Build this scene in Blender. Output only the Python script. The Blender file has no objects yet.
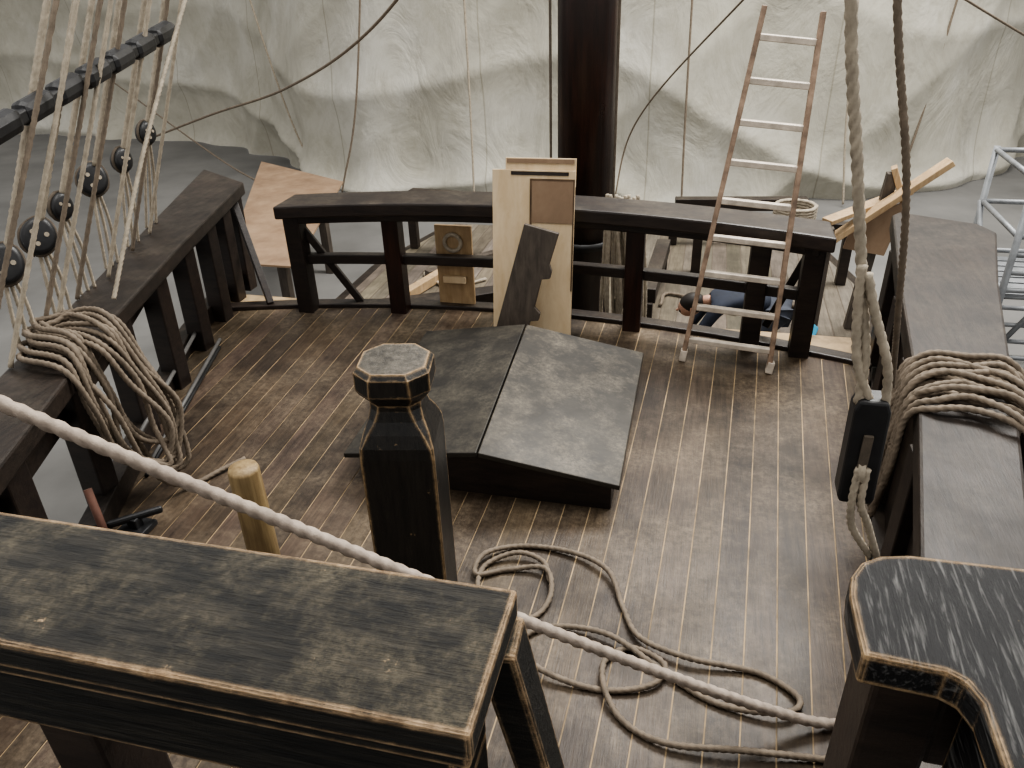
import bpy, bmesh, math, random
from mathutils import Vector, Matrix, noise
random.seed(7)
S=bpy.context.scene
COL=S.collection
S.view_settings.look='AgX - Medium High Contrast'
# ------------------------------------------------------------ camera
H=2.3; th=math.radians(29.5); ps=math.radians(14.5); rl=math.radians(2.0)
fw=Vector((-math.sin(ps)*math.cos(th),math.cos(ps)*math.cos(th),-math.sin(th)))
rt=Vector((math.cos(ps),math.sin(ps),0)); up=rt.cross(fw)
R=rt*math.cos(rl)-up*math.sin(rl); U=up*math.cos(rl)+rt*math.sin(rl)
cam=bpy.data.cameras.new('camera'); co=bpy.data.objects.new('camera',cam); COL.objects.link(co)
cam.sensor_width=36; cam.lens=36*770/1024; cam.clip_start=.02; cam.clip_end=200
M=Matrix((R,U,-fw)).transposed().to_4x4(); M.translation=Vector((0,0,H)); co.matrix_world=M
S.camera=co

# ------------------------------------------------------------ materials
def nt(name):
    m=bpy.data.materials.new(name); m.use_nodes=True
    t=m.node_tree; b=t.nodes['Principled BSDF']; return m,t,b
def N(t,ty,**k):
    n=t.nodes.new(ty)
    for a,v in k.items():
        if a in n.inputs.keys(): n.inputs[a].default_value=v
        else: setattr(n,a,v)
    return n
def ramp(t,src,stops):
    r=t.nodes.new('ShaderNodeValToRGB'); e=r.color_ramp.elements
    while len(e)<len(stops): e.new(.5)
    for i,(p,c) in enumerate(stops):
        e[i].position=p; e[i].color=(c if len(c)==4 else (*c,1)) if not isinstance(c,(int,float)) else (c,c,c,1)
    t.links.new(src,r.inputs[0]); return r.outputs[0]
def mix(t,f,a,b,mode='MIX'):
    m=t.nodes.new('ShaderNodeMix'); m.data_type='RGBA'; m.blend_type=mode
    for i,v in ((0,f),(6,a),(7,b)):
        if hasattr(v,'links'): t.links.new(v,m.inputs[i])
        elif i==0: m.inputs[0].default_value=v
        else: m.inputs[i].default_value=(*v,1) if len(v)==3 else v
    return m.outputs[2]
def mul(t,a,b,op='MULTIPLY'):
    n=N(t,'ShaderNodeMath',operation=op)
    for i,v in enumerate((a,b)):
        if hasattr(v,'links'): t.links.new(v,n.inputs[i])
        else: n.inputs[i].default_value=v
    return n.outputs[0]
def noi(t,sc,detail=4,rough=.6,mapscale=(1,1,1),dist=0):
    tc=N(t,'ShaderNodeTexCoord'); mp=N(t,'ShaderNodeMapping'); mp.inputs['Scale'].default_value=mapscale
    t.links.new(tc.outputs['Object'],mp.inputs[0])
    n=N(t,'ShaderNodeTexNoise',Scale=sc,Detail=detail,Roughness=rough,Distortion=dist)
    t.links.new(mp.outputs[0],n.inputs['Vector']); return n.outputs['Fac']
def bump(t,b,h,strength=.3,dist=.01):
    n=N(t,'ShaderNodeBump',Strength=strength,Distance=dist); t.links.new(h,n.inputs['Height']); t.links.new(n.outputs[0],b.inputs['Normal'])
def wood(name,c1,c2,stretch=(1,8,8),rough=(.4,.7),dust=None,dustc=(.25,.21,.15),wear=0,wearc=(.42,.26,.12),bs=.3,attr=False,dust_rng=(.45,.7),spec=.5,wr=.012,gsc=5,grng=(.3,.7),dsc=2.3,stain=.6,fsc=30):
    m,t,b=nt(name)
    g=noi(t,gsc,6,.65,stretch,.4); g2=noi(t,1.7,5,.65)
    col=ramp(t,g,[(grng[0],c1),(grng[1],c2)])
    col=mix(t,ramp(t,g2,[(.38,0.0),(.66,stain)]),col,tuple(x*.4 for x in c1))
    if attr:
        a=N(t,'ShaderNodeAttribute',attribute_name='Col')
        col=mix(t,1.0,col,a.outputs['Color'],'MULTIPLY')
    if dust is not None:
        geo=N(t,'ShaderNodeNewGeometry'); sx=N(t,'ShaderNodeSeparateXYZ'); t.links.new(geo.outputs['Normal'],sx.inputs[0])
        upm=ramp(t,sx.outputs['Z'],[(.6,0.0),(.95,1.0)])
        dn=ramp(t,noi(t,dsc,9,.74),[(dust_rng[0],0.0),(dust_rng[1],1.0)])
        fine=ramp(t,noi(t,fsc,6,.8),[(.40,.2),(.62,1.0)])
        col=mix(t,mul(t,mul(t,mul(t,upm,dn),fine),dust),col,dustc)
    if wear:
        bv=N(t,'ShaderNodeBevel',samples=6,Radius=wr); geo=N(t,'ShaderNodeNewGeometry')
        d=N(t,'ShaderNodeVectorMath',operation='DOT_PRODUCT'); t.links.new(bv.outputs[0],d.inputs[0]); t.links.new(geo.outputs['Normal'],d.inputs[1])
        e1=N(t,'ShaderNodeMath',operation='MULTIPLY_ADD'); t.links.new(d.outputs['Value'],e1.inputs[0]); e1.inputs[1].default_value=-7; e1.inputs[2].default_value=7
        ad=N(t,'ShaderNodeMath',operation='MULTIPLY_ADD'); t.links.new(noi(t,22,6,.75),ad.inputs[0]); ad.inputs[1].default_value=1.1; t.links.new(e1.outputs[0],ad.inputs[2])
        wm=ramp(t,ad.outputs[0],[(.74/wear,0.0),(.82/wear,1.0)])
        wn2=ramp(t,noi(t,40,4,.7),[(.3,(wearc[0]*.45,wearc[1]*.4,wearc[2]*.35)),(.6,wearc)])
        col=mix(t,wm,col,wn2)
    t.links.new(col,b.inputs['Base Color'])
    rr=ramp(t,g2,[(.3,rough[0]),(.7,rough[1])]); t.links.new(rr,b.inputs['Roughness'])
    b.inputs['Specular IOR Level'].default_value=spec
    if bs: bump(t,b,noi(t,14,8,.7,stretch),bs,.006)
    return m
def flat(name,c,rough=.6,metal=0,var=.3,sc=8,bs=0):
    m,t,b=nt(name)
    n=noi(t,sc,5,.6)
    t.links.new(ramp(t,n,[(.3,tuple(x*(1-var) for x in c)),(.7,tuple(min(1,x*(1+var)) for x in c))]),b.inputs['Base Color'])
    b.inputs['Roughness'].default_value=rough; b.inputs['Metallic'].default_value=metal
    if bs: bump(t,b,noi(t,sc*4,6,.7),bs,.005)
    return m
M_deck=wood('deck_planks',(.030,.020,.0135),(.090,.063,.042),(9,.7,1),(.40,.58),dust=.85,dustc=(.29,.225,.155),attr=True,dust_rng=(.43,.78),dsc=1.4,stain=.65,spec=.4)
M_caulk=flat('deck_caulk',(.31,.225,.13),.8,var=.65,sc=4)
M_dark=wood('tarred_wood',(.012,.008,.007),(.04,.027,.020),(1,6,6),(.36,.55),dust=.5,dustc=(.17,.14,.10))
M_darkY=wood('tarred_wood_fore_aft',(.012,.009,.007),(.042,.030,.023),(8,1,6),(.42,.6),dust=.35,dustc=(.14,.115,.085),dsc=4,spec=.35)
M_red=wood('oiled_wood',(.012,.006,.004),(.042,.017,.011),(5,5,.6),(.25,.45))
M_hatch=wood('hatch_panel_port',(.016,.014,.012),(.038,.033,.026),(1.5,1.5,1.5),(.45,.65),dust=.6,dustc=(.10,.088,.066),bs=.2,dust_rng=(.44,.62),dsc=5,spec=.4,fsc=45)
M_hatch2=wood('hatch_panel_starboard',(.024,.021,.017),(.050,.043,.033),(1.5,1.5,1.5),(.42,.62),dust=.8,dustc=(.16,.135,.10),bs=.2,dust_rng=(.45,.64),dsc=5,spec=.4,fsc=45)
M_fg=wood('weathered_black_rail',(.004,.004,.0035),(.038,.033,.025),(1.0,9,14),(.42,.7),dust=.75,dustc=(.16,.135,.09),wear=1,wearc=(.62,.43,.25),bs=1,dust_rng=(.44,.66),wr=.011,gsc=9,grng=(.42,.68),dsc=11,fsc=80,spec=.4)
M_fgR=wood('weathered_black_rail_grain',(.004,.004,.005),(.22,.215,.205),(12,1.0,10),(.4,.6),wear=1,wearc=(.58,.40,.22),bs=.9,wr=.011,gsc=14,grng=(.52,.76),spec=.4)
M_post=wood('black_painted_post',(.006,.006,.006),(.024,.021,.018),(9,9,1),(.3,.5),dust=.8,dustc=(.17,.15,.12),wear=1.04,bs=.4,dust_rng=(.25,.55),wearc=(.42,.29,.16),wr=.015)
M_pine=wood('pine',(.38,.25,.13),(.58,.42,.25),(6,6,.7),(.5,.7),bs=.1)
M_ply=wood('plywood',(.60,.44,.26),(.78,.63,.43),(2,2,.5),(.5,.7),bs=.05,stain=.15)
M_ply2=wood('plywood_brown',(.22,.14,.085),(.34,.235,.15),(1,1,.4),(.5,.7),bs=.05,stain=.3)
M_stake=wood('bare_pole_wood',(.17,.11,.05),(.33,.24,.12),(10,10,.7),(.5,.7))
M_grey=wood('grey_timber',(.05,.04,.032),(.12,.096,.075),(6,6,1),(.5,.7),stain=.3)
M_maindeck=wood('lower_deck_planks',(.09,.076,.058),(.20,.17,.135),(7,.7,1),(.5,.7),attr=True)
M_floor=flat('hall_concrete',(.15,.147,.14),.8,var=.25,sc=.7,bs=.1)
M_steel=flat('scaffold_steel',(.24,.25,.26),.5,.4,var=.25)
M_alu=flat('ladder_worn_metal',(.55,.48,.40),.45,.1,var=.3,sc=12)
M_stile=flat('ladder_stile_worn',(.30,.21,.15),.55,.1,var=.5,sc=14)
M_iron=flat('black_iron',(.014,.014,.015),.42,0,var=.4,bs=.2)
M_rod=flat('grey_rod',(.13,.125,.12),.5,.2,var=.2)
M_rust=flat('rusty_iron',(.10,.045,.03),.8,0,var=.4)
M_burn=flat('scorched_edge',(.09,.055,.03),.8,0,var=.5)
def ropemat(name,c,var=.25):
    return flat(name,c,.85,0,var,sc=25,bs=.4)
M_rope=ropemat('rope_hemp',(.17,.135,.10)); M_ropeL=ropemat('rope_light',(.36,.31,.24)); M_ropeD=ropemat('rope_dark',(.10,.08,.06)); M_ropeP=ropemat('rope_pinkish',(.34,.28,.23))

# ------------------------------------------------------------ geometry helpers
def empty(name,loc=(0,0,0)):
    e=bpy.data.objects.new(name,None); e.location=(0,0,0); COL.objects.link(e); return e
def obj(name,verts,faces,mat,parent=None,bevel=0,smooth=False,seg=2):
    me=bpy.data.meshes.new(name); me.from_pydata([tuple(v) for v in verts],[],faces); me.update()
    bm=bmesh.new(); bm.from_mesh(me); bmesh.ops.recalc_face_normals(bm,faces=bm.faces); bm.to_mesh(me); bm.free()
    if isinstance(mat,(list,tuple)):
        for m in mat: me.materials.append(m)
    else: me.materials.append(mat)
    o=bpy.data.objects.new(name,me); COL.objects.link(o)
    if parent: o.parent=parent
    if smooth:
        for p in me.polygons: p.use_smooth=True
    if bevel:
        b=o.modifiers.new('bevel','BEVEL'); b.width=bevel; b.segments=seg; b.limit_method='ANGLE'
    return o
BF=[(0,1,2,3),(4,7,6,5),(0,4,5,1),(1,5,6,2),(2,6,7,3),(3,7,4,0)]
def box(name,x0,x1,y0,y1,z0,z1,mat,parent=None,bevel=.006):
    v=[(x0,y0,z0),(x1,y0,z0),(x1,y1,z0),(x0,y1,z0),(x0,y0,z1),(x1,y0,z1),(x1,y1,z1),(x0,y1,z1)]
    return obj(name,v,BF,mat,parent,bevel)
def beam(name,p,q,w,h,mat,parent=None,bevel=.006,upv=(0,0,1),side=None):
    p=Vector(p);q=Vector(q);d=(q-p).normalized(); u=Vector(upv)
    if abs(d.dot(u))>.97: u=Vector((0,1,0))
    if side: s=(Vector(side)-d*d.dot(Vector(side))).normalized()
    else: s=d.cross(u).normalized()
    u=s.cross(d).normalized()
    v=[]
    for c in (p,q):
        for a,b in ((-1,-1),(1,-1),(1,1),(-1,1)): v.append(c+s*a*w/2+u*b*h/2)
    return obj(name,v,BF,mat,parent,bevel)
def prism(name,poly,mat,parent=None,origin=(0,0,0),ax=(1,0,0),ay=(0,1,0),az=(0,0,1),depth=.05,bevel=.004,smooth=False):
    o=Vector(origin);ax=Vector(ax);ay=Vector(ay);az=Vector(az); n=len(poly)
    v=[o+ax*a+ay*b for a,b in poly]+[o+ax*a+ay*b+az*depth for a,b in poly]
    f=[tuple(range(n)),tuple(range(2*n-1,n-1,-1))]+[(i,(i+1)%n,n+(i+1)%n,n+i) for i in range(n)]
    return obj(name,v,f,mat,parent,bevel)
def cr(pts,step):
    P=[Vector(p) for p in pts]; 
    if len(P)==2: P=[P[0],P[0].lerp(P[1],.5),P[1]]
    out=[]; L=[P[0]*2-P[1]]+P+[P[-1]*2-P[-2]]
    for i in range(1,len(L)-2):
        a,b,c,d=L[i-1:i+3]; n=max(2,int((c-b).length/step))
        for k in range(n):
            t=k/n; out.append(.5*((2*b)+(c-a)*t+(2*a-5*b+4*c-d)*t*t+(3*b-a-3*c+d)*t**3))
    out.append(P[-1]); return out
def sweep(pts,r,lobes=3,pitch=None,lob=.16,ns=12):
    pts=[p for i,p in enumerate(pts) if i==0 or (p-pts[i-1]).length>1e-5]
    verts=[];faces=[]; T=(pts[1]-pts[0]).normalized(); u=T.orthogonal().normalized(); ang=0
    for i,p in enumerate(pts):
        if i<len(pts)-1: t=(pts[i+1]-p).normalized()
        if 0<i<len(pts)-1: t=(pts[i+1]-pts[i-1]).normalized()
        q=T.rotation_difference(t); u=(q@u); u=(u-t*u.dot(t)).normalized(); T=t; w=t.cross(u)
        if i and pitch: ang+=(p-pts[i-1]).length/pitch*2*math.pi
        for k in range(ns):
            a=2*math.pi*k/ns
            if pitch: rr=r*(1-.09+.45*(abs(math.cos(lobes*.5*(a-ang)))-.5))
            else: rr=r
            verts.append(p+u*math.cos(a)*rr+w*math.sin(a)*rr)
    n=len(pts)
    for i in range(n-1):
        for k in range(ns):
            a=i*ns+k;b=i*ns+(k+1)%ns; faces.append((a,b,b+ns,a+ns))
    faces.append(tuple(range(ns-1,-1,-1))); faces.append(tuple(range((n-1)*ns,n*ns)))
    return verts,faces
def rope(name,pts,r,mat,parent=None,step=None,twist=True):
    pitch=r*8
    st=step or (r*.9 if twist else .05)
    pp=cr(pts,st)
    v,f=sweep(pp,r*1.06 if twist else r,3,pitch if twist else None,ns=15 if r>.011 else 9)
    return obj(name,v,f,mat,parent,0,True)
def tube(name,p,q,r,mat,parent=None,ns=14):
    v,f=sweep([Vector(p),Vector(q)],r,ns=ns)
    o=obj(name,v,f,mat,parent,0)
    for pl in o.data.polygons: pl.use_smooth=len(pl.vertices)==4
    return o
def lathe(name,prof,center,axis,mat,parent=None,ns=24):
    a=Vector(axis).normalized(); u=a.orthogonal().normalized(); w=a.cross(u); c=Vector(center); v=[];f=[]
    for (h,r) in prof:
        for k in range(ns):
            t=2*math.pi*k/ns; v.append(c+a*h+(u*math.cos(t)+w*math.sin(t))*r)
    n=len(prof)
    for i in range(n-1):
        for k in range(ns): A=i*ns+k;B=i*ns+(k+1)%ns; f.append((A,B,B+ns,A+ns))
    f.append(tuple(range(ns-1,-1,-1))); f.append(tuple(range((n-1)*ns,n*ns)))
    return obj(name,v,f,mat,parent,0,True)

# ------------------------------------------------------------ hall floor and deck
def lin(y,tab):
    if y<=tab[0][0]: return tab[0][1]
    for (a,b),(c,d) in zip(tab,tab[1:]):
        if y<=c: return b+(d-b)*(y-a)/(c-a)
    return tab[-1][1]
XL=[(-1,-1.95),(1.7,-2.35),(2.8,-2.78),(4.0,-3.3),(5.3,-3.62),(8,-3.6),(10,-3.1),(11.5,-1.9),(12,-.95)]
XR=[(-1,.30),(1.8,.66),(2.7,.82),(4.35,1.06),(5.1,1.2),(8,1.7),(10,1.2),(11.5,0),(12,-.95)]
xl=lambda y:lin(y,XL); xr=lambda y:lin(y,XR)
yf=lambda x:4.95-.075*(x+1.3)**2
obj('floor',[(-40,-15,-1.3),(40,-15,-1.3),(40,45,-1.3),(-40,45,-1.3)],[(0,1,2,3)],M_floor)

def planking(name,z,y0,yfn,xa,xb,w,seam,mat,caulk,scale,ysteps,xc=-1.1,thick=.03,lo=.58):
    root=empty(name); V=[];F=[];C=[]; 
    n0=int((xa-xc)/w)-1; n1=int((xb-xc)/w)+1
    for i in range(n0,n1):
        c=random.uniform(lo,1.32); cc=(c,c*random.uniform(.94,1.03),c*random.uniform(.85,1.05))
        base=len(V); xm=xc+(i+.5)*w; ye=yfn(xm)
        zoff=random.uniform(-.0012,.0012)
        for k in range(ysteps+1):
            y=y0+(ye-y0)*k/ysteps; s=scale(y)
            L=xc+(i*w+seam/2)*s; Rr=xc+((i+1)*w-seam/2)*s
            L=min(max(L,xl(y)),xr(y)); Rr=min(max(Rr,xl(y)),xr(y))
            for (x,zz) in ((L,z-thick),(L,z+zoff),(Rr,z+zoff),(Rr,z-thick)): V.append((x,y,zz))
        for k in range(ysteps):
            a=base+4*k
            for j in range(3): F.append((a+j,a+j+1,a+j+5,a+j+4)); C.append(cc)
        F.append((base,base+3,base+2,base+1)); C.append(cc); a=base+4*ysteps; F.append((a,a+1,a+2,a+3)); C.append(cc)
    o=obj('planks',V,F,mat,root)
    at=o.data.color_attributes.new('Col','FLOAT_COLOR','CORNER')
    for p,c in zip(o.data.polygons,C):
        for li in p.loop_indices: at.data[li].color=(*c,1)
    V=[];F=[];K=40
    for k in range(K+1):
        y=y0+(yfn(xc)-y0)*k/K
        V+= [(xl(y),y,z-.0025),(xr(y),y,z-.0025)]
    for k in range(K): F.append((2*k,2*k+1,2*k+3,2*k+2))
    obj('caulking',V,F,caulk,root)
    return root
qd=planking('quarterdeck',0,-1.0,yf,-3.6,1.3,.128,.0060,M_deck,M_caulk,lambda y:1-.035*(4.6-y),24)
def curved_bar(name,xa,xb,yfn,z0,z1,w,mat,parent,n=24,bevel=.008,sag=0):
    V=[];F=[]
    for i in range(n+1):
        x=xa+(xb-xa)*i/n; y=yfn(x); dz=sag*(1-((2*i/n-1)**2))
        V+=[(x,y-w/2,z0+dz),(x,y+w/2,z0+dz),(x,y+w/2,z1+dz),(x,y-w/2,z1+dz)]
    for i in range(n):
        for j in range(4): a=4*i+j;b=4*i+(j+1)%4; F.append((a,b,b+4,a+4))
    F.append((0,1,2,3)); F.append((4*n+3,4*n+2,4*n+1,4*n))
    return obj(name,V,F,mat,parent,bevel)
curved_bar('deck_edge_sill',-3.45,1.1,lambda x:yf(x)+.05,-.12,.03,.11,M_dark,qd)
curved_bar('bulkhead',-3.5,1.15,lambda x:yf(x)+.02,-.95,-.1,.05,M_dark,qd)
md=planking('main_deck',-.9,5.02,lambda x:9.6,-3.6,1.8,.16,.012,M_maindeck,M_ropeD,lambda y:1,20,lo=.75)
hull=empty('ship_hull')
for side,fn,sg in(('port',xl,-1),('starboard',xr,1)):
    for part,(za,zb,ya,yb,th_) in {'quarter_topside':(-1.3,-.045,-1,5.0,.12),'waist_topside':(-1.3,-.92,5.0,9.6,.1)}.items():
        V=[];F=[]; yy=[ya+(yb-ya)*i/50 for i in range(51)]
        for y in yy:
            x=fn(y)+sg*.02
            V+=[(x,y,za),(x+sg*th_,y,za),(x+sg*th_,y,zb),(x,y,zb)]
        for i in range(50):
            for j in range(4): a=4*i+j;b=4*i+(j+1)%4; F.append((a,b,b+4,a+4))
        obj(side+'_'+part,V,F,M_darkY,hull,0)
# ------------------------------------------------------------ breast rail at break of deck
rail=empty('deck_break_railing')
ycap=lambda x:4.86-.065*(x+1.3)**2+.0
curved_bar('cap',-2.82,.76,lambda x:ycap(x)+.04,.735,.825,.32,M_dark,rail,bevel=.012,sag=.03)
curved_bar('under_cap',-2.76,.70,lambda x:ycap(x)+.04,.67,.735,.13,M_dark,rail,sag=.03)
curved_bar('mid_rail',-2.76,.66,lambda x:ycap(x)+.06,.36,.43,.07,M_dark,rail,sag=.0)
for i,x in enumerate((-2.77,-2.08,-1.24,-.39,.38,.68)):
    y=ycap(x)+.04
    box('stanchion_%d'%i,x-.06,x+.06,y-.06,y+.06,-.05,.74,M_dark if i not in(1,3) else M_red,rail,.01)
for i,(a,b) in enumerate((((-2.74,4.8,.62),(-2.42,4.92,.02)),((.66,4.78,.6),(.48,4.82,.1)))):
    beam('brace_%d'%i,a,b,.05,.05,M_dark,rail)
# ------------------------------------------------------------ hatch cover
ht=empty('companion_hatch')
xa,xm,xb,ya,yb=-1.60,-.89,-.245,2.81,4.23
def slab(name,pts,t,mat,parent,bevel=.005):
    v=[Vector(p) for p in pts]; v=[p-Vector((0,0,t)) for p in v]+v
    return obj(name,v,BF,mat,parent,bevel)
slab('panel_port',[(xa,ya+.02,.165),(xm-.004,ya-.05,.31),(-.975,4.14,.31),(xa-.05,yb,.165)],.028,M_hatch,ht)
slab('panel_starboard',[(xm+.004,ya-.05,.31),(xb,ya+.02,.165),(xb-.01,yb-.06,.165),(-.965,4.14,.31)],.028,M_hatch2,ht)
prism('coaming',[(xa+.10,-.02),(xb-.04,-.02),(xb-.04,.13),(xm-.02,.27),(xa+.10,.13)],M_dark,ht,(0,ya+.05,0),(1,0,0),(0,0,1),(0,1,0),depth=yb-ya-.22,bevel=.004)

# ------------------------------------------------------------ bulwark rails
def bulwark(name,outer,inner,ztop,thick,mat):
    root=empty(name)
    V=[];F=[];n=len(outer)
    for (a,b) in zip(outer,inner):
        V+=[(a[0],a[1],ztop-thick),(b[0],b[1],ztop-thick),(b[0],b[1],ztop),(a[0],a[1],ztop)]
    for i in range(n-1):
        for j in range(4): A=4*i+j;B=4*i+(j+1)%4; F.append((A,B,B+4,A+4))
    F.append((0,1,2,3)); F.append((4*n-1,4*n-2,4*n-3,4*n-4))
    obj('cap_rail',V,F,mat,root,.012)
    return root
Lo=[(-2.35,0.2),(-2.62,1.5),(-2.79,2.2),(-3.05,2.95),(-3.5,4.2),(-4.0,5.6)]
Li=[(-1.95,0.2),(-2.2,1.5),(-2.43,2.1),(-2.72,2.85),(-3.05,3.9),(-3.43,5.25)]
lb=bulwark('port_bulwark',Lo,Li,.8,.09,M_darkY)
def interp(L,y):
    return lin(y,[(b,a) for a,b in L])
for i,y in enumerate((.6,1.2,1.8,2.4,3.0,3.55,4.05,4.5,4.85,5.15)):
    x=interp(Li,y)-.1
    beam('stanchion_%d'%i,(x-.02,y,-.04),(x,y,.72),.12,.11,M_dark,lb,.008)
ys=[-.5+5.8*i/24 for i in range(25)]
for z0,z1,nm in ((0.001,.12,'waterway_plank'),(.50,.60,'inner_stringer')):
    V=[];F=[]
    for y in ys:
        x=xl(y); V+=[(x-.06,y,z0),(x+.04,y,z0),(x+.04,y,z1*1.0),(x-.06,y,z1)]
    if nm=='inner_stringer': V=[(a-.10,b,c) for a,b,c in V]
    for i in range(24):
        for j in range(4): A=4*i+j;B=4*i+(j+1)%4; F.append((A,B,B+4,A+4))
    F.append((0,1,2,3)); F.append((99,98,97,96))
    obj(nm,V,F,M_darkY,lb,.006)
beam('brace',(-3.45,5.1,.7),(-3.08,4.75,.03),.05,.04,M_dark,lb)
tube('iron_rod',(-2.68,2.75,.016),(-3.14,4.15,.016),.012,M_rod,lb)
tube('iron_rod_b',(-2.63,2.65,.012),(-3.08,4.05,.012),.010,M_iron,lb)
tube('iron_rod_c',(-2.72,2.7,.13),(-3.24,4.1,.13),.012,M_rod,lb)
Ro=[(.55,0.2),(.86,1.5),(.98,1.9),(1.19,2.78),(1.46,4.0),(1.66,4.78),(1.60,4.94)]
Ri=[(.30,0.2),(.61,1.5),(.68,1.85),(.845,2.72),(1.0,4.0),(1.15,5.05),(1.2,5.12)]
rb=bulwark('starboard_bulwark',Ro,Ri,.8,.10,M_darkY)
V=[];F=[]
for y in ys:
    x=lin(y,[(b,a) for a,b in Ri])+.06; V+=[(x,y,-.03),(x+.06,y,-.03),(x+.06,y,.7),(x,y,.7)]
for i in range(24):
    for j in range(4): A=4*i+j;B=4*i+(j+1)%4; F.append((A,B,B+4,A+4))
obj('inner_planking',V,F,M_darkY,rb,0)
for i,y in enumerate((1.2,1.8,2.5,3.2,3.9,4.6)):
    x=lin(y,[(b,a) for a,b in Ri])+.04
    box('stanchion_%d'%i,x-.04,x+.06,y-.06,y+.06,0.001,.71,M_dark,rb)

# ------------------------------------------------------------ knighthead post
kh=empty('knighthead_post')
cx,cy=-.905,2.01
ca,sa=math.cos(math.radians(11)),math.sin(math.radians(11))
def ring(w,c,z):
    h=w/2; return [(cx+a*ca-b*sa,cy+a*sa+b*ca,z) for a,b in ((-h+c,-h),(h-c,-h),(h,-h+c),(h,h-c),(h-c,h),(-h+c,h),(-h,h-c),(-h,-h+c))]
secs=[(.245,.004,0),(.245,.004,.87),(.24,.008,.91),(.215,.018,.955),(.18,.025,.995),(.165,.03,1.03),(.165,.034,1.05),(.22,.045,1.085),(.24,.055,1.10),(.24,.058,1.16),(.215,.055,1.178)]
V=[];F=[]
for s in secs: V+=ring(*s)
for i in range(len(secs)-1):
    for k in range(8): a=8*i+k;b=8*i+(k+1)%8; F.append((a,b,b+8,a+8))
F.append(tuple(range(7,-1,-1))); F.append(tuple(range(len(V)-8,len(V))))
obj('post_body',V,F,M_post,kh,0)
sk=empty('wooden_stake')
lathe('pole',[(0,.060),(.3,.060),(.635,.058),(.65,.053)],(-1.57,2.03,0),(.0,.0,1),M_stake,sk)

# ------------------------------------------------------------ foreground rails
fg=empty('poop_rail')
box('cap',-1.7,-.155,.41,.592,1.662,1.70,M_fg,fg,.004)
box('moulding',-1.7,-.162,.42,.582,1.635,1.660,M_fg,fg,.003)
box('beam',-1.7,-.19,.45,.56,1.50,1.634,M_fg,fg,.004)
for i,x in enumerate((-.70,-1.1,-1.5)):
    box('baluster_%d'%i,x-.04,x+.04,.46,.55,.93,1.5,M_dark,fg)
box('end_post',-.27,-.19,.46,.56,.93,1.5,M_fg,fg,.005)
beam('stair_stringer',(-.17,.565,1.655),(-.092,.685,.95),.045,.055,M_fg,fg,.005)
box('foot_rail',-1.7,-.16,.44,.60,.87,.93,M_dark,fg)
fr=empty('poop_corner_rail')
poly=[(.19,.575),(.188,.655),(.193,.685),(.207,.71),(.228,.725),(.26,.733),(1.0,.745),(1.0,.40),(.55,.40),(.55,.1),(.285,.1),(.285,.54),(.276,.562),(.262,.57)]
prism('cap',poly,M_fgR,fr,(0,0,1.66),depth=.04,bevel=.004)
box('corner_post',.215,.285,.60,.69,.87,1.655,M_dark,fr)
box('side_beam',.30,.40,.1,.6,1.52,1.655,M_fgR,fr)
box('cross_beam',.29,1.0,.62,.70,1.5,1.655,M_dark,fr)
pd=empty('poop_deck')
box('planks',-1.7,-.1,-1.0,.58,.80,.86,M_deck,pd)
box('planks_side',.19,1.0,-1.0,.72,.80,.86,M_deck,pd)

# ------------------------------------------------------------ ropes
rope('hawser',[(-2.3,1.0,1.98),(-1.56,1.22,1.41),(-.9,1.42,.935),(-.4,1.57,.59),(.1,1.72,.265),(.45,1.82,.07),(.6,1.86,.02)],.0165,M_ropeP)
zz=.012
dp=[(-.47,2.33),(-.52,2.43),(-.64,2.45),(-.76,2.36),(-.74,2.2),(-.64,2.1),(-.5,2.12),(-.45,2.24),(-.5,2.38),(-.66,2.36),(-.78,2.30),(-.77,2.42),(-.62,2.52),(-.4,2.51),(-.24,2.42),(-.16,2.25),(-.08,2.10),(.1,2.03),(.35,2.03),(.48,1.94),(.42,1.86),(.2,1.87),(0,1.97),(-.2,2.08),(-.42,2.09),(-.52,1.98),(-.42,1.87),(-.2,1.84),(-.02,1.89),(.02,1.98),(-.1,2.05),(-.19,1.97),(-.18,1.84),(-.1,1.73),(.05,1.67),(.3,1.69),(.58,1.73)]
rope('loose_rope',[(x,y,zz+.010*(i%3)) for i,(x,y) in enumerate(dp)],.0105,M_rope)

pc=empty('rope_coil')
def coil_port(i):
    y=2.38+.022*i+random.uniform(-.03,.03); j=lambda s=.04:random.uniform(-s,s)
    h=.825+.016*(i%4)+.012*(i//4)
    xi=interp(Li,y); lo=random.uniform(.08,.26)
    return [(xi-.30+j(),y+.05+j(),h),(xi-.2+j(),y-.03,h+.02),(xi+.01,y-.06,h),(xi+.065+j(.02),y-.05+j(),.62),(xi+.08+j(.03),y-.02+j(),.36+j()),(xi+.11+j(),y+.08,lo+.03+j(.02)),(xi+.17+j(),y+.16+j(),lo+.02),(xi+.15+j(),y+.21+j(),.40),(xi+.10+j(.02),y+.18,.64),(xi+.02,y+.15+j(),h),(xi-.16+j(),y+.18+j(),h+.02),(xi-.26+j(),y+.14,h)]
for i in range(10):
    p=coil_port(i); rope('loop_%d'%i,p+[p[0]],.0115,M_rope,pc)
rope('tail',[(-2.7,2.42,.86),(-2.45,2.4,.6),(-2.43,2.48,.2),(-2.36,2.6,.03),(-2.26,2.78,.02),(-2.2,2.88,.02)],.0115,M_rope,pc)
sc_=empty('rope_coil.001')
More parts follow.
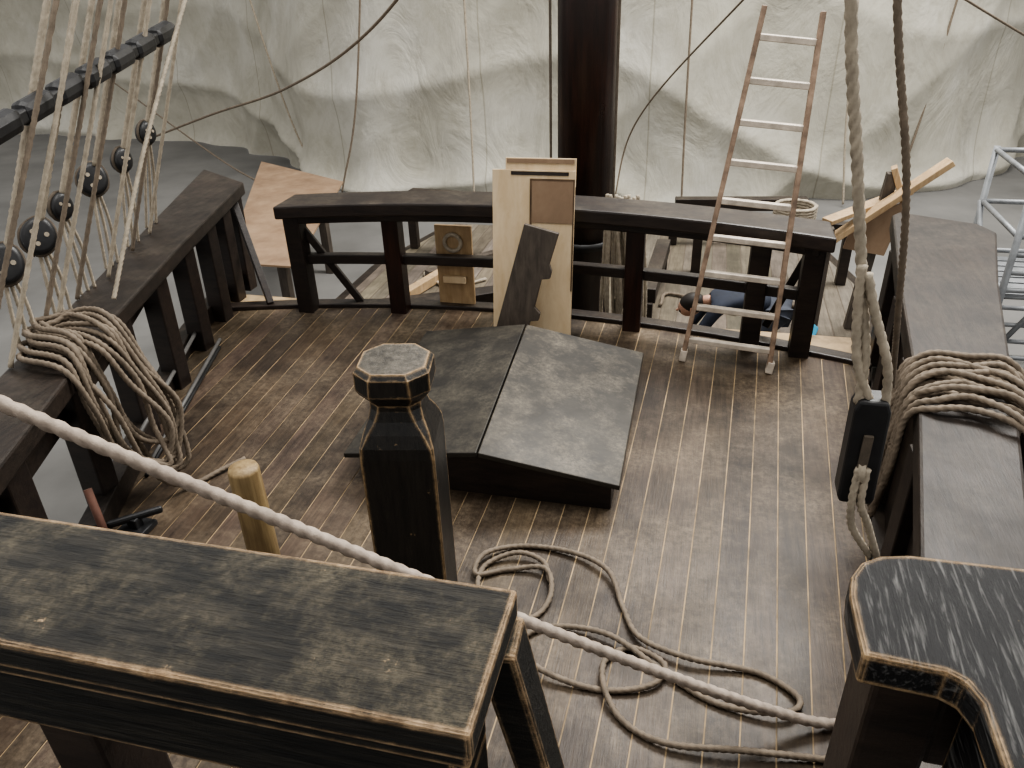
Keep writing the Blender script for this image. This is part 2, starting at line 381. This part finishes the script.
for i in range(10):
    j=lambda s=.035:random.uniform(-s,s); y=2.70+.036*i+j(); h=.825+.02*(i%3)
    xi=lin(y,[(b,a) for a,b in Ri]); xo=lin(y,[(b,a) for a,b in Ro])
    p=[(xi-.05,y,.6),(xi-.03,y+.01,.78),(xi+.04,y+.02,h),((xi+xo)/2,y+.03+j(),h+.012),(xo-.03,y+.02+j(),h),(xo+.05,y-.04,.74),(xo+.07,y-.16+j(),.42+j(.08)),(xo+.05,y-.22,.68),(xo-.04,y-.18+j(),h),((xi+xo)/2,y-.1+j(),h+.015),(xi+.04,y-.06+j(),h),(xi-.04,y-.05,.76),(xi-.07+j(.02),y-.04+j(),.42+j(.12)),(xi-.06,y-.01+j(),.34+j(.1)),(xi-.05,y,.6)]
    rope('loop_%d'%i,p,.0115,M_rope,sc_)

tk=empty('tackle_block')
prism('shell',[(-.042,0),(.042,0),(.048,.02),(.045,.30),(.034,.33),(-.034,.33),(-.045,.30),(-.048,.02)],M_iron,tk,(.488,1.86,.93),(1,0,0),(-.03,-.02,1),(0,1,0),depth=.075,bevel=.008)
box('slot',.470,.494,1.846,1.858,.99,1.16,M_ropeD,tk,.002)
lathe('sheave',[(-.009,.04),(0,.035),(.009,.04)],(.481,1.868,1.04),(1,0,0),M_ropeL,tk)
rope('fall_a',[(.16,1.86,2.9),(.26,1.88,2.2),(.335,1.89,1.85),(.40,1.89,1.55),(.435,1.88,1.38),(.445,1.88,1.24)],.012,M_ropeL,tk)
rope('fall_b',[(.385,1.87,1.62),(.395,1.87,1.5),(.42,1.87,1.36),(.475,1.88,1.24)],.011,M_ropeL,tk)
rope('fall_c',[(.40,1.87,1.6),(.435,1.87,1.5),(.49,1.87,1.36),(.51,1.88,1.24)],.011,M_ropeL,tk)
rope('strop_a',[(.474,1.845,1.06),(.474,1.84,.95),(.495,1.86,.85),(.57,1.9,.72)],.010,M_ropeL,tk)
rope('strop_b',[(.494,1.845,1.06),(.497,1.84,.95),(.535,1.87,.86),(.59,1.9,.72)],.010,M_ropeL,tk)
rope('halyard',[(.26,2.1,2.9),(.385,2.1,2.2),(.50,2.12,1.75),(.60,2.3,1.3),(.74,2.7,.86)],.009,M_rope,tk)

# ------------------------------------------------------------ port shrouds
sh=empty('port_shrouds')
top=Vector((-1.3,5.75,8.2))
dead=[(-2.86,2.5,1.19),(-3.0,2.85,1.19),(-3.12,3.15,1.24),(-3.2,3.5,1.28),(-3.28,3.85,1.30),(-3.35,4.2,1.38)]
for i,d in enumerate(dead):
    d=Vector(d); big=i in(0,1,3)
    r=.080 if big else .062
    ax=Vector((.75,-.55,.35)) if big else Vector((1,-.15,.1))
    tp=top+Vector((0,(i-3)*.05,0))
    a=ax.normalized(); upd=(tp-d).normalized(); upd=(upd-a*upd.dot(a)).normalized(); sd=a.cross(upd)
    outl=[]
    for k in range(28):
        q=2*math.pi*k/28; rr=r*(1+.14*max(0,-math.cos(q))**2)
        outl.append((math.sin(q)*r*.94, -math.cos(q)*rr*1.05))
    V=[];F=[]
    lay=[(-.036,.72),(-.030,.93),(-.014,1),(-.005,.88),(.005,.88),(.014,1),(.030,.93),(.036,.72)]
    for h,sc in lay:
        for (u_,v_) in outl: V.append(d+a*h+sd*u_*sc+upd*v_*sc)
    n=28
    for l in range(len(lay)-1):
        for k in range(n): A=l*n+k;B=l*n+(k+1)%n; F.append((A,B,B+n,A+n))
    F.append(tuple(range(n-1,-1,-1))); F.append(tuple(range((len(lay)-1)*n,len(lay)*n)))
    obj('deadeye_%d'%i,V,F,M_iron,sh,0,True)
    for k in range(3):
        t_=2*math.pi*k/3-math.pi/2
        c_=d+(sd*math.cos(t_)+upd*math.sin(t_))*r*.42
        tube('eye_%d_%d'%(i,k),c_-a*.039,c_+a*.039,r*.14,M_ropeL,sh,8)
    rope('shroud_%d'%i,[d+(tp-d).normalized()*r,d.lerp(tp,.3),tp],.013,M_ropeL,sh,step=.02)
    rope('strop_%d'%i,[d+sd*u_*1.0+upd*v_*1.0 for u_,v_ in outl[::2]]+[d+sd*outl[0][0]+upd*outl[0][1]],.009,M_ropeD,sh,step=.02)
    base=Vector((interp(Lo,d.y)+.03,d.y-.02,.80))
    for k in(-1,0,1):
        rope('lanyard_%d_%d'%(i,k),[d+Vector((0,k*.02,-r*.6)),d.lerp(base,.5)+Vector((.01,k*.045,0)),base+Vector((0,k*.05,0))],.008,M_ropeL,sh)
for i,(y,x0) in enumerate(((2.1,-2.75),(2.3,-2.8),(2.6,-2.9),(2.75,-2.95),(3.0,-3.05),(3.3,-3.1),(3.7,-3.25),(4.0,-3.35))):
    rope('stay_%d'%i,[(x0,y,.81),Vector((x0,y,.8)).lerp(top,.3),top+Vector((0,-.3,0))],.010,M_ropeL if i%2 else M_rope,sh,step=.02)
rope('backstay',[(-2.78,2.95,.85),(-2.76,3.4,1.45),(-2.75,4.0,2.1),(-2.7,5,3.2)],.010,M_ropeL,sh)
pa=Vector((-2.53,1.9,1.68)); pb=Vector((-2.90,4.05,1.975))
beam('batten_bar',pa,pb,.06,.055,M_iron,sh,.01)
for i in range(9):
    c=pa.lerp(pb,(i+.5)/9); d=(pb-pa).normalized()
    beam('batten_block_%d'%i,c-d*.110,c+d*.110,.085,.10,M_iron,sh,.035)
rg=empty('rigging_lines')
def line(n,pts,r=.012,m=M_rope,par=None): rope(n,pts,r,m,par or rg,twist=False)
line('stay_long',[(-10.2,12.6,-.62),(-8.2,12,.0),(-6.3,11.3,.55),(-3.9,9.2,1.55),(-1.6,7.0,3.1)],.018)
line('slack_line',[(-12.0,14.4,.2),(-8.5,12.5,-.9),(-5.5,9.5,-.6)],.015,M_rope)
line('brace_line',[(1.9,6.9,3.6),(.2,9.5,1.7),(-1.0,11.3,.1),(-1.3,11.4,-1.2)],.012,M_rope)
line('brace_line_b',[(-1.2,6.0,3.6),(2.0,9.0,1.9),(5.5,12.5,.3)],.012,M_rope)

# ------------------------------------------------------------ mast
ms=empty('mast')
lathe('spar',[(0,.215),(3,.215),(9.2,.17)],(-.895,5.95,-.9),(0,0,1),M_red,ms,ns=16)
for k,x in enumerate((-1.135,-.655)):
    line('mast_rope_%d'%k,[(x,5.8,0),(x+.0,5.8,4)],.010,M_ropeD,ms)
lathe('band',[(0,.225),(.06,.225)],(-.895,5.95,.2),(0,0,1),M_iron,ms)
mc=empty('rope_coil.002')
for i in range(11):
    x=-.62+.022*i; y=5.5+random.uniform(-.06,.06); q=random.random()*.2
    rope('hank_%d'%i,[(x-.05,y,.72),(x-.06,y,.3),(x-.07+.01*i,y,-.1-q),(x,y+.02,-.32-q),(x+.05,y,-.1-q),(x+.02,y,.3),(x-.05,y,.72)],.013,M_ropeL,mc,step=.02)

# ------------------------------------------------------------ tarp / sail
m,t,b=nt('canvas_sail')
n1=noi(t,.30,5,.6,(1,1,1),.5); n2=noi(t,2.6,9,.78,(1,1,.8),.3)
c=ramp(t,n1,[(.3,(.33,.315,.26)),(.5,(.45,.43,.365)),(.7,(.57,.555,.50))])
c=mix(t,ramp(t,n2,[(.46,0.0),(.78,.5)]),c,(.24,.215,.155))
tc=N(t,'ShaderNodeTexCoord'); sxyz=N(t,'ShaderNodeSeparateXYZ'); t.links.new(tc.outputs['Object'],sxyz.inputs[0])
md_=mul(t,mul(t,sxyz.outputs['X'],1/2.6),0.35,'ADD'); fr_=mul(t,md_,0,'FRACT')
seam=ramp(t,fr_,[(0.0,0.0),(.004,.5),(.009,.5),(.012,0.0)])
c=mix(t,seam,c,(.20,.18,.13))
t.links.new(c,b.inputs['Base Color']); b.inputs['Roughness'].default_value=.9
bump(t,b,noi(t,1.2,7,.55,(1,1,.65),1.7),.5,.11)
M_sail=m
cs=empty('canvas_sail')
path=[(-26,19),(-17.4,16.5),(-12.1,15.9),(-8.8,14.7),(-6.3,12.6),(-2.4,12.3),(1.6,12.7),(4.4,14.6),(6.2,16.8),(10,19),(16,20)]
pp=cr([(a,b_,0) for a,b_ in path],.08)
V=[];F=[];nz=90
zt=7.0
def ridge(x): return (1-abs(math.sin(x)))**1.9
for i,p in enumerate(pp):
    tn=(pp[min(i+1,len(pp)-1)]-pp[max(i-1,0)]).normalized(); nn=Vector((tn.y,-tn.x,0))
    s=i*.08
    for k in range(nz+1):
        z=-1.29+(zt+1.29)*(k/nz)**1.25
        sg=z+1.3; w=math.exp(-sg/1.1)
        n1_=noise.noise(Vector((s*.18,z*.18,0)))
        d=.06*math.sin(s*1.5+2.2*n1_)+.04*math.sin(s*4.1+3.0*noise.noise(Vector((s*.25,z*.2,9))))*(.25+1.9*w)
        ph=(s*.24+z*1.8)+1.8*noise.noise(Vector((s*.22,z*.3,4)))
        d+=.15*ridge(ph)*(.5+1.0*w)
        ph2=(s*.85-z*1.1)+2.0*noise.noise(Vector((s*.18,z*.25,14)))
        d+=.10*ridge(ph2)*(.7+.5*w)
        d+=.28*noise.noise(Vector((s*.18,z*.3,3)))
        V.append(p+nn*d+Vector((0,0,z)))
for i in range(len(pp)-1):
    for k in range(nz):
        a=i*(nz+1)+k; F.append((a,a+1,a+nz+2,a+nz+1))
obj('canvas',V,F,M_sail,cs,0,True)
for i,(x,dx) in enumerate(((-7.6,.5),(-5.5,-.5),(-3.6,.0),(-.35,.05),(1.9,.2),(3.2,-.2))):
    y0=lin(x,path)-.5
    rope('cord_%d'%i,[(x+dx,y0,-1.25),(x,y0+.05,.5),(x-dx*1.5,y0,5)],.016,M_rope if i%2 else M_ropeL,cs,twist=False)

# ------------------------------------------------------------ ladder
ld=empty('ladder')
b0=Vector((-.03,4.43,0)); b1=Vector((.49,4.36,0)); t0=Vector((.23,4.66,2.0)); t1=Vector((.52,4.62,1.97))
for nm,p,q in(('stile_port',b0,t0),('stile_starboard',b1,t1)):
    beam(nm,p,q,.028,.05,M_stile,ld,.005,side=(1,0,0))
for nm,p in(('foot_port',b0),('foot_starboard',b1)):
    beam(nm,p,p+Vector((.01,.01,.07)),.04,.06,M_alu,ld,.004,side=(1,0,0))
for i in range(9):
    f_=.07+.107*i
    beam('rung_%d'%i,b0.lerp(t0,f_),b1.lerp(t1,f_),.04,.034,M_alu,ld,.005)

# ------------------------------------------------------------ boards
pb_=empty('plywood_board')
lean=Vector((0,.15,1.12)).normalized(); nr=Vector((0,-lean.z,lean.y))
O=Vector((-1.28,4.50,0.02))
prism('sheet',[(0,0),(.52,0),(.52,1.10),(.0,1.10)],M_ply,pb_,O,(1,.02,0),lean,-nr,depth=.018,bevel=.002)
prism('brown_panel',[(.25,.78),(.515,.78),(.515,1.04),(.25,1.04)],M_ply2,pb_,O+nr*.001,(1,.02,0),lean,nr,depth=.004,bevel=.001)
for k,(a,b_,c_,d_) in enumerate(((.240,.252,.76,1.05),(.25,.52,1.04,1.05),(.511,.52,.35,1.04))):
    prism('scorched_strip_%d'%k,[(a,c_),(b_,c_),(b_,d_),(a,d_)],M_burn,pb_,O+nr*.003,(1,.02,0),lean,nr,depth=.004,bevel=.0)
prism('slot',[(.12,1.07),(.48,1.07),(.48,1.092),(.12,1.092)],M_dark,pb_,O+nr*.001,(1,.02,0),lean,nr,depth=.003,bevel=.0)
prism('back_strip',[(.08,1.0),(.52,1.0),(.52,1.17),(.08,1.17)],M_ply,pb_,O-nr*.02,(1,.02,0),lean,-nr,depth=.015,bevel=.001)
prism('top_edge',[(.09,1.14),(.51,1.14),(.51,1.165),(.09,1.165)],M_ply2,pb_,O-nr*.018,(1,.02,0),lean,nr,depth=.004,bevel=.0)
nb=empty('notched_timber')
d=Vector((.19,.07,.8)).normalized(); sx_=Vector((1,0,0)); sx_=(sx_-d*sx_.dot(d)).normalized()
prism('plank',[(-.10,0),(.11,0),(.11,.24),(.16,.26),(.16,.31),(.115,.34),(.115,.53),(.165,.55),(.165,.60),(.14,.64),(.15,.84),(-.07,.84)],M_grey,nb,(-1.16,4.355,.01),sx_,d,sx_.cross(d)*-1,depth=.035,bevel=.004)
hb=empty('pine_board')
box('plank',-1.82,-1.55,4.99,5.02,-.35,.62,M_pine,hb,.004)
bpy.ops.mesh.primitive_torus_add(major_radius=.06,minor_radius=.014,location=(-1.685,4.975,.5),rotation=(math.pi/2,0,0)); o=bpy.context.object; o.name='ring'; o.data.materials.append(M_ropeL); o.parent=hb
box('cleat',-1.77,-1.6,4.95,4.99,.2,.25,M_ply,hb)

# ------------------------------------------------------------ waist clutter
ps_=empty('plywood_sheet')
obj('sheet',[(-6.3,10.2,-.32),(-4.6,9.3,-.32),(-3.75,6.3,-.32),(-4.5,6.3,-.32),(-6.3,10.2,-.30),(-4.6,9.3,-.30),(-3.75,6.3,-.30),(-4.5,6.3,-.30)],BF,M_ply2,ps_)
for i,(x,y) in enumerate(((-4.3,7),(-5.5,9.3),(-4.6,8.6))): box('trestle_%d'%i,x-.05,x+.05,y-.05,y+.05,-1.3,-.32,M_grey,ps_)
tf=empty('timber_frame')
beam('rafter_a',(1.0,6.9,-.1),(1.95,7.0,.68),.14,.05,M_pine,tf); beam('rafter_b',(1.55,7.1,.6),(1.9,7.05,-.2),.12,.05,M_pine,tf)
beam('rafter_c',(1.05,6.8,.2),(1.75,7.3,.35),.12,.04,M_pine,tf); beam('leg',(1.1,6.95,.1),(1.1,6.95,-.9),.09,.09,M_grey,tf); beam('leg_b',(1.55,7.1,.55),(1.45,7.1,-.9),.09,.09,M_grey,tf)
prism('gusset',[(1.25,-.1),(1.6,-.15),(1.7,.35),(1.3,.15)],M_ply2,tf,(0,7.0,0),(1,0,0),(0,0,1),(0,1,0),depth=.02)
sf=empty('scaffold_tower')
for x in(2.45,3.25):
    for y in(6.6,7.6): tube('standard',(x,y,-1.3),(x,y,.68),.028,M_steel,sf)
for k in range(13):
    z=-1.15+.15*k
    tube('rung',(2.45,6.6,z),(3.25,6.6,z),.019,M_steel,sf)
    if k%3==0:
        tube('ledger',(2.45,6.6,z),(2.45,7.6,z),.022,M_steel,sf); tube('ledger',(2.45,7.6,z),(3.25,7.6,z),.022,M_steel,sf)
tube('diagonal',(2.45,6.58,-.9),(3.25,6.58,.6),.022,M_steel,sf); tube('diagonal',(2.43,6.6,-.9),(2.43,7.6,.2),.022,M_steel,sf)
for k in range(7): box('tread_%d'%k,2.48,3.22,6.64+.135*k,6.74+.135*k,-.32,-.29,M_steel,sf,.004)
box('ramp',2.50,3.20,5.3,6.55,-.98,-.94,M_steel,sf,.004)
for k in range(9): box('ramp_cleat_%d'%k,2.50,3.20,5.35+.135*k,5.38+.135*k,-.94,-.92,M_iron,sf,.002)
for x in(2.53,3.17):
    for y in(5.35,6.5): box('ramp_leg',x-.02,x+.02,y-.02,y+.02,-1.3,-.98,M_steel,sf,.002)
for i,(p,q,w,mm) in enumerate((((-3.3,6.5,-.82),(-1.9,7.2,-.82),.14,M_dark),((-3.4,8.6,-.25),(-1.6,8.4,-.25),.16,M_dark),((-2.9,7.6,-.84),(-1.8,9.0,-.84),.1,M_grey),((.0,8.3,-.3),(1.5,8.2,-.3),.12,M_dark),((-.3,9.2,-.4),(1.2,9.4,-.4),.14,M_dark),((-3.3,5.7,-.84),(-2.6,8.2,-.84),.1,M_pine),((-2.5,5.9,-.5),(-1.7,6.4,-.5),.16,M_dark),((-.4,6.6,-.5),(-.35,8.0,-.5),.14,M_dark))):
    bt=empty('deck_timber'+('.%03d'%i if i else ''))
    beam('beam',p,q,w,w,mm,bt)
    if p[2]>-.6:
        for c_ in(p,q): beam('prop',(c_[0],c_[1],p[2]-w*.4),(c_[0],c_[1],-.895),.1,.1,mm,bt)
    if i==3:
        for k in range(5):
            rope('coil_turn_%d'%k,[(.95+.2*math.cos(a*math.pi/4),8.25+.2*math.sin(a*math.pi/4),-.215+.03*k) for a in range(9)],.018,M_ropeL,bt,step=.03)
for i,(x,y) in enumerate(((-3.0,7.6),(-2.3,5.6),(-1.9,7.9),(-1.6,6.2),(-.1,7.4),(.6,7.6))):
    rope('deck_line'+('.%03d'%i if i else ''),[(x+.28*math.sin(k*1.3+i)+.08*k,y+.2*math.cos(k*1.9+i),-.875) for k in range(7)],.016,(M_ropeL,M_rope,M_ropeD)[i%3],None,step=.03)

# ------------------------------------------------------------ person crouching on the lower deck
pr=empty('person')
M_navy=flat('navy_shirt',(.015,.02,.035),.8,var=.3); M_jean=flat('grey_trousers',(.035,.04,.055),.8); M_skin=flat('skin',(.42,.24,.17),.5,var=.1); M_hair=flat('dark_hair',(.012,.008,.006),.6,var=.5,sc=40); M_shoe=flat('boots',(.03,.02,.015),.6); M_glove=flat('blue_glove',(.05,.40,.62),.6)
def skin(name,pts,edges,rad,mat,root=0,sub=2):
    me=bpy.data.meshes.new(name); me.from_pydata(pts,edges,[]); me.update()
    o=bpy.data.objects.new(name,me); COL.objects.link(o); o.parent=pr; me.materials.append(mat)
    s=o.modifiers.new('skin','SKIN'); s.use_smooth_shade=True
    for i,v in enumerate(me.skin_vertices[0].data): v.radius=(rad[i],rad[i]) if not isinstance(rad[i],tuple) else rad[i]; v.use_root=(i==root)
    u=o.modifiers.new('sub','SUBSURF'); u.levels=sub; u.render_levels=sub
    return o
X=lambda a,b_,c_:(a+.12,b_+6.5,c_-.9)
skin('shirt',[X(.55,0,.42),X(.38,0,.50),X(.18,0,.50),X(.06,0,.45),X(.1,-.17,.44),X(-.02,-.22,.25),X(-.12,-.16,.1),X(.1,.17,.44),X(-.02,.22,.25),X(-.12,.16,.1)],
 [(0,1),(1,2),(2,3),(2,4),(4,5),(5,6),(2,7),(7,8),(8,9)],[(.14,.11),(.14,.11),(.15,.12),.07,.065,.05,.04,.065,.05,.04],M_navy)
skin('trousers',[X(.58,0,.42),X(.6,-.1,.36),X(.38,-.14,.08),X(.75,-.14,.06),X(.6,.1,.36),X(.38,.14,.08),X(.75,.14,.06)],[(0,1),(1,2),(2,3),(0,4),(4,5),(5,6)],[.13,.1,.065,.045,.1,.065,.045],M_jean)
skin('neck',[X(.06,0,.45),X(-.05,0,.42)],[(0,1)],[.055,.052],M_skin)
hd=X(-.13,0,.38)
bpy.ops.mesh.primitive_uv_sphere_add(segments=32,ring_count=20,radius=1,location=hd); o=bpy.context.object; o.name='head'; o.scale=(.115,.078,.095); o.rotation_euler=(0,math.radians(-35),0); o.data.materials.append(M_skin); o.parent=pr
for p in o.data.polygons:p.use_smooth=True
bpy.ops.mesh.primitive_uv_sphere_add(segments=32,ring_count=20,radius=1,location=(hd[0]+.012,hd[1],hd[2]+.022)); o=bpy.context.object; o.name='hair'; o.scale=(.115,.086,.098); o.rotation_euler=(0,math.radians(-25),0); o.data.materials.append(M_hair); o.parent=pr
for p in o.data.polygons:p.use_smooth=True
skin('nose',[(hd[0]-.10,hd[1],hd[2]-.035),(hd[0]-.125,hd[1],hd[2]-.06)],[(0,1)],[.012,.015],M_skin,sub=1)
for s in(-1,1):
    bpy.ops.mesh.primitive_uv_sphere_add(radius=.02,location=(hd[0]+.01,hd[1]+s*.084,hd[2]-.01)); o=bpy.context.object;o.name='ear';o.scale=(.7,.4,1.2);o.data.materials.append(M_skin);o.parent=pr
    bpy.ops.mesh.primitive_uv_sphere_add(radius=.012,location=(hd[0]-.088,hd[1]+s*.032,hd[2]-.045)); o=bpy.context.object;o.name='eye';o.data.materials.append(M_hair);o.parent=pr
    w=X(-.14,s*.15,.07)
    skin('hand',[w,(w[0]-.05,w[1],w[2]-.035),(w[0]-.08,w[1],w[2]-.04)],[(0,1),(1,2)],[.025,(.036,.016),(.036,.014)],M_skin,sub=1)
    for k in range(4):
        y=w[1]-.028+.019*k; skin('finger',[(w[0]-.08,y,w[2]-.04),(w[0]-.115-(.008 if k in(1,2) else 0),y,w[2]-.038),(w[0]-.145-(.01 if k in(1,2) else 0),y,w[2]-.052)],[(0,1),(1,2)],[.009,.009,.007],M_skin,sub=1)
    skin('thumb',[(w[0]-.04,w[1]-s*.025,w[2]-.035),(w[0]-.075,w[1]-s*.055,w[2]-.045)],[(0,1)],[.011,.009],M_skin,sub=1)
    a=X(.78,s*.14,.06); skin('shoe',[a,(a[0]+.06,a[1],a[2]+.01),(a[0]+.02,a[1],a[2]-.02)],[(0,1),(1,2)],[.05,.045,.04],M_shoe,sub=1)
gl=empty('blue_cloth')
prism('cloth',[(0,0),(.13,.02),(.17,.14),(.1,.2),(.02,.12)],M_glove,gl,(.78,5.6,-.42),(1,0,.1),(0,.5,.8),depth=.02,bevel=.008)
box('cloth_stand',.76,.96,5.55,5.75,-.89,-.44,M_grey,gl)

rp=empty('rusty_pipe'); tube('pipe',(-2.42,2.12,.02),(-2.52,2.2,.28),.018,M_rust,rp)
cl=empty('mooring_cleat'); box('base',-2.48,-2.34,2.22,2.34,0.001,.03,M_iron,cl); beam('horn',(-2.49,2.20,.08),(-2.31,2.36,.08),.03,.035,M_iron,cl,.012); box('leg',-2.43,-2.38,2.25,2.30,.02,.08,M_iron,cl)

# ------------------------------------------------------------ light
w=bpy.data.worlds.new('world'); S.world=w; w.use_nodes=True
bg=w.node_tree.nodes['Background']; bg.inputs[0].default_value=(1,.985,.96,1); bg.inputs[1].default_value=.80
def area(name,loc,rot,sx,sy,e,c=(1,1,1)):
    l=bpy.data.lights.new(name,'AREA'); l.shape='RECTANGLE'; l.size=sx; l.size_y=sy; l.energy=e; l.color=c
    o=bpy.data.objects.new(name,l); COL.objects.link(o); o.location=loc; o.rotation_euler=rot
area('skylight',(2.5,9.0,8.5),(math.radians(-22),math.radians(10),0),6,3,1850,(1,.975,.93))
area('skylight_near',(-1,2.5,9),(0,0,0),7,4,520,(1,.98,.94))
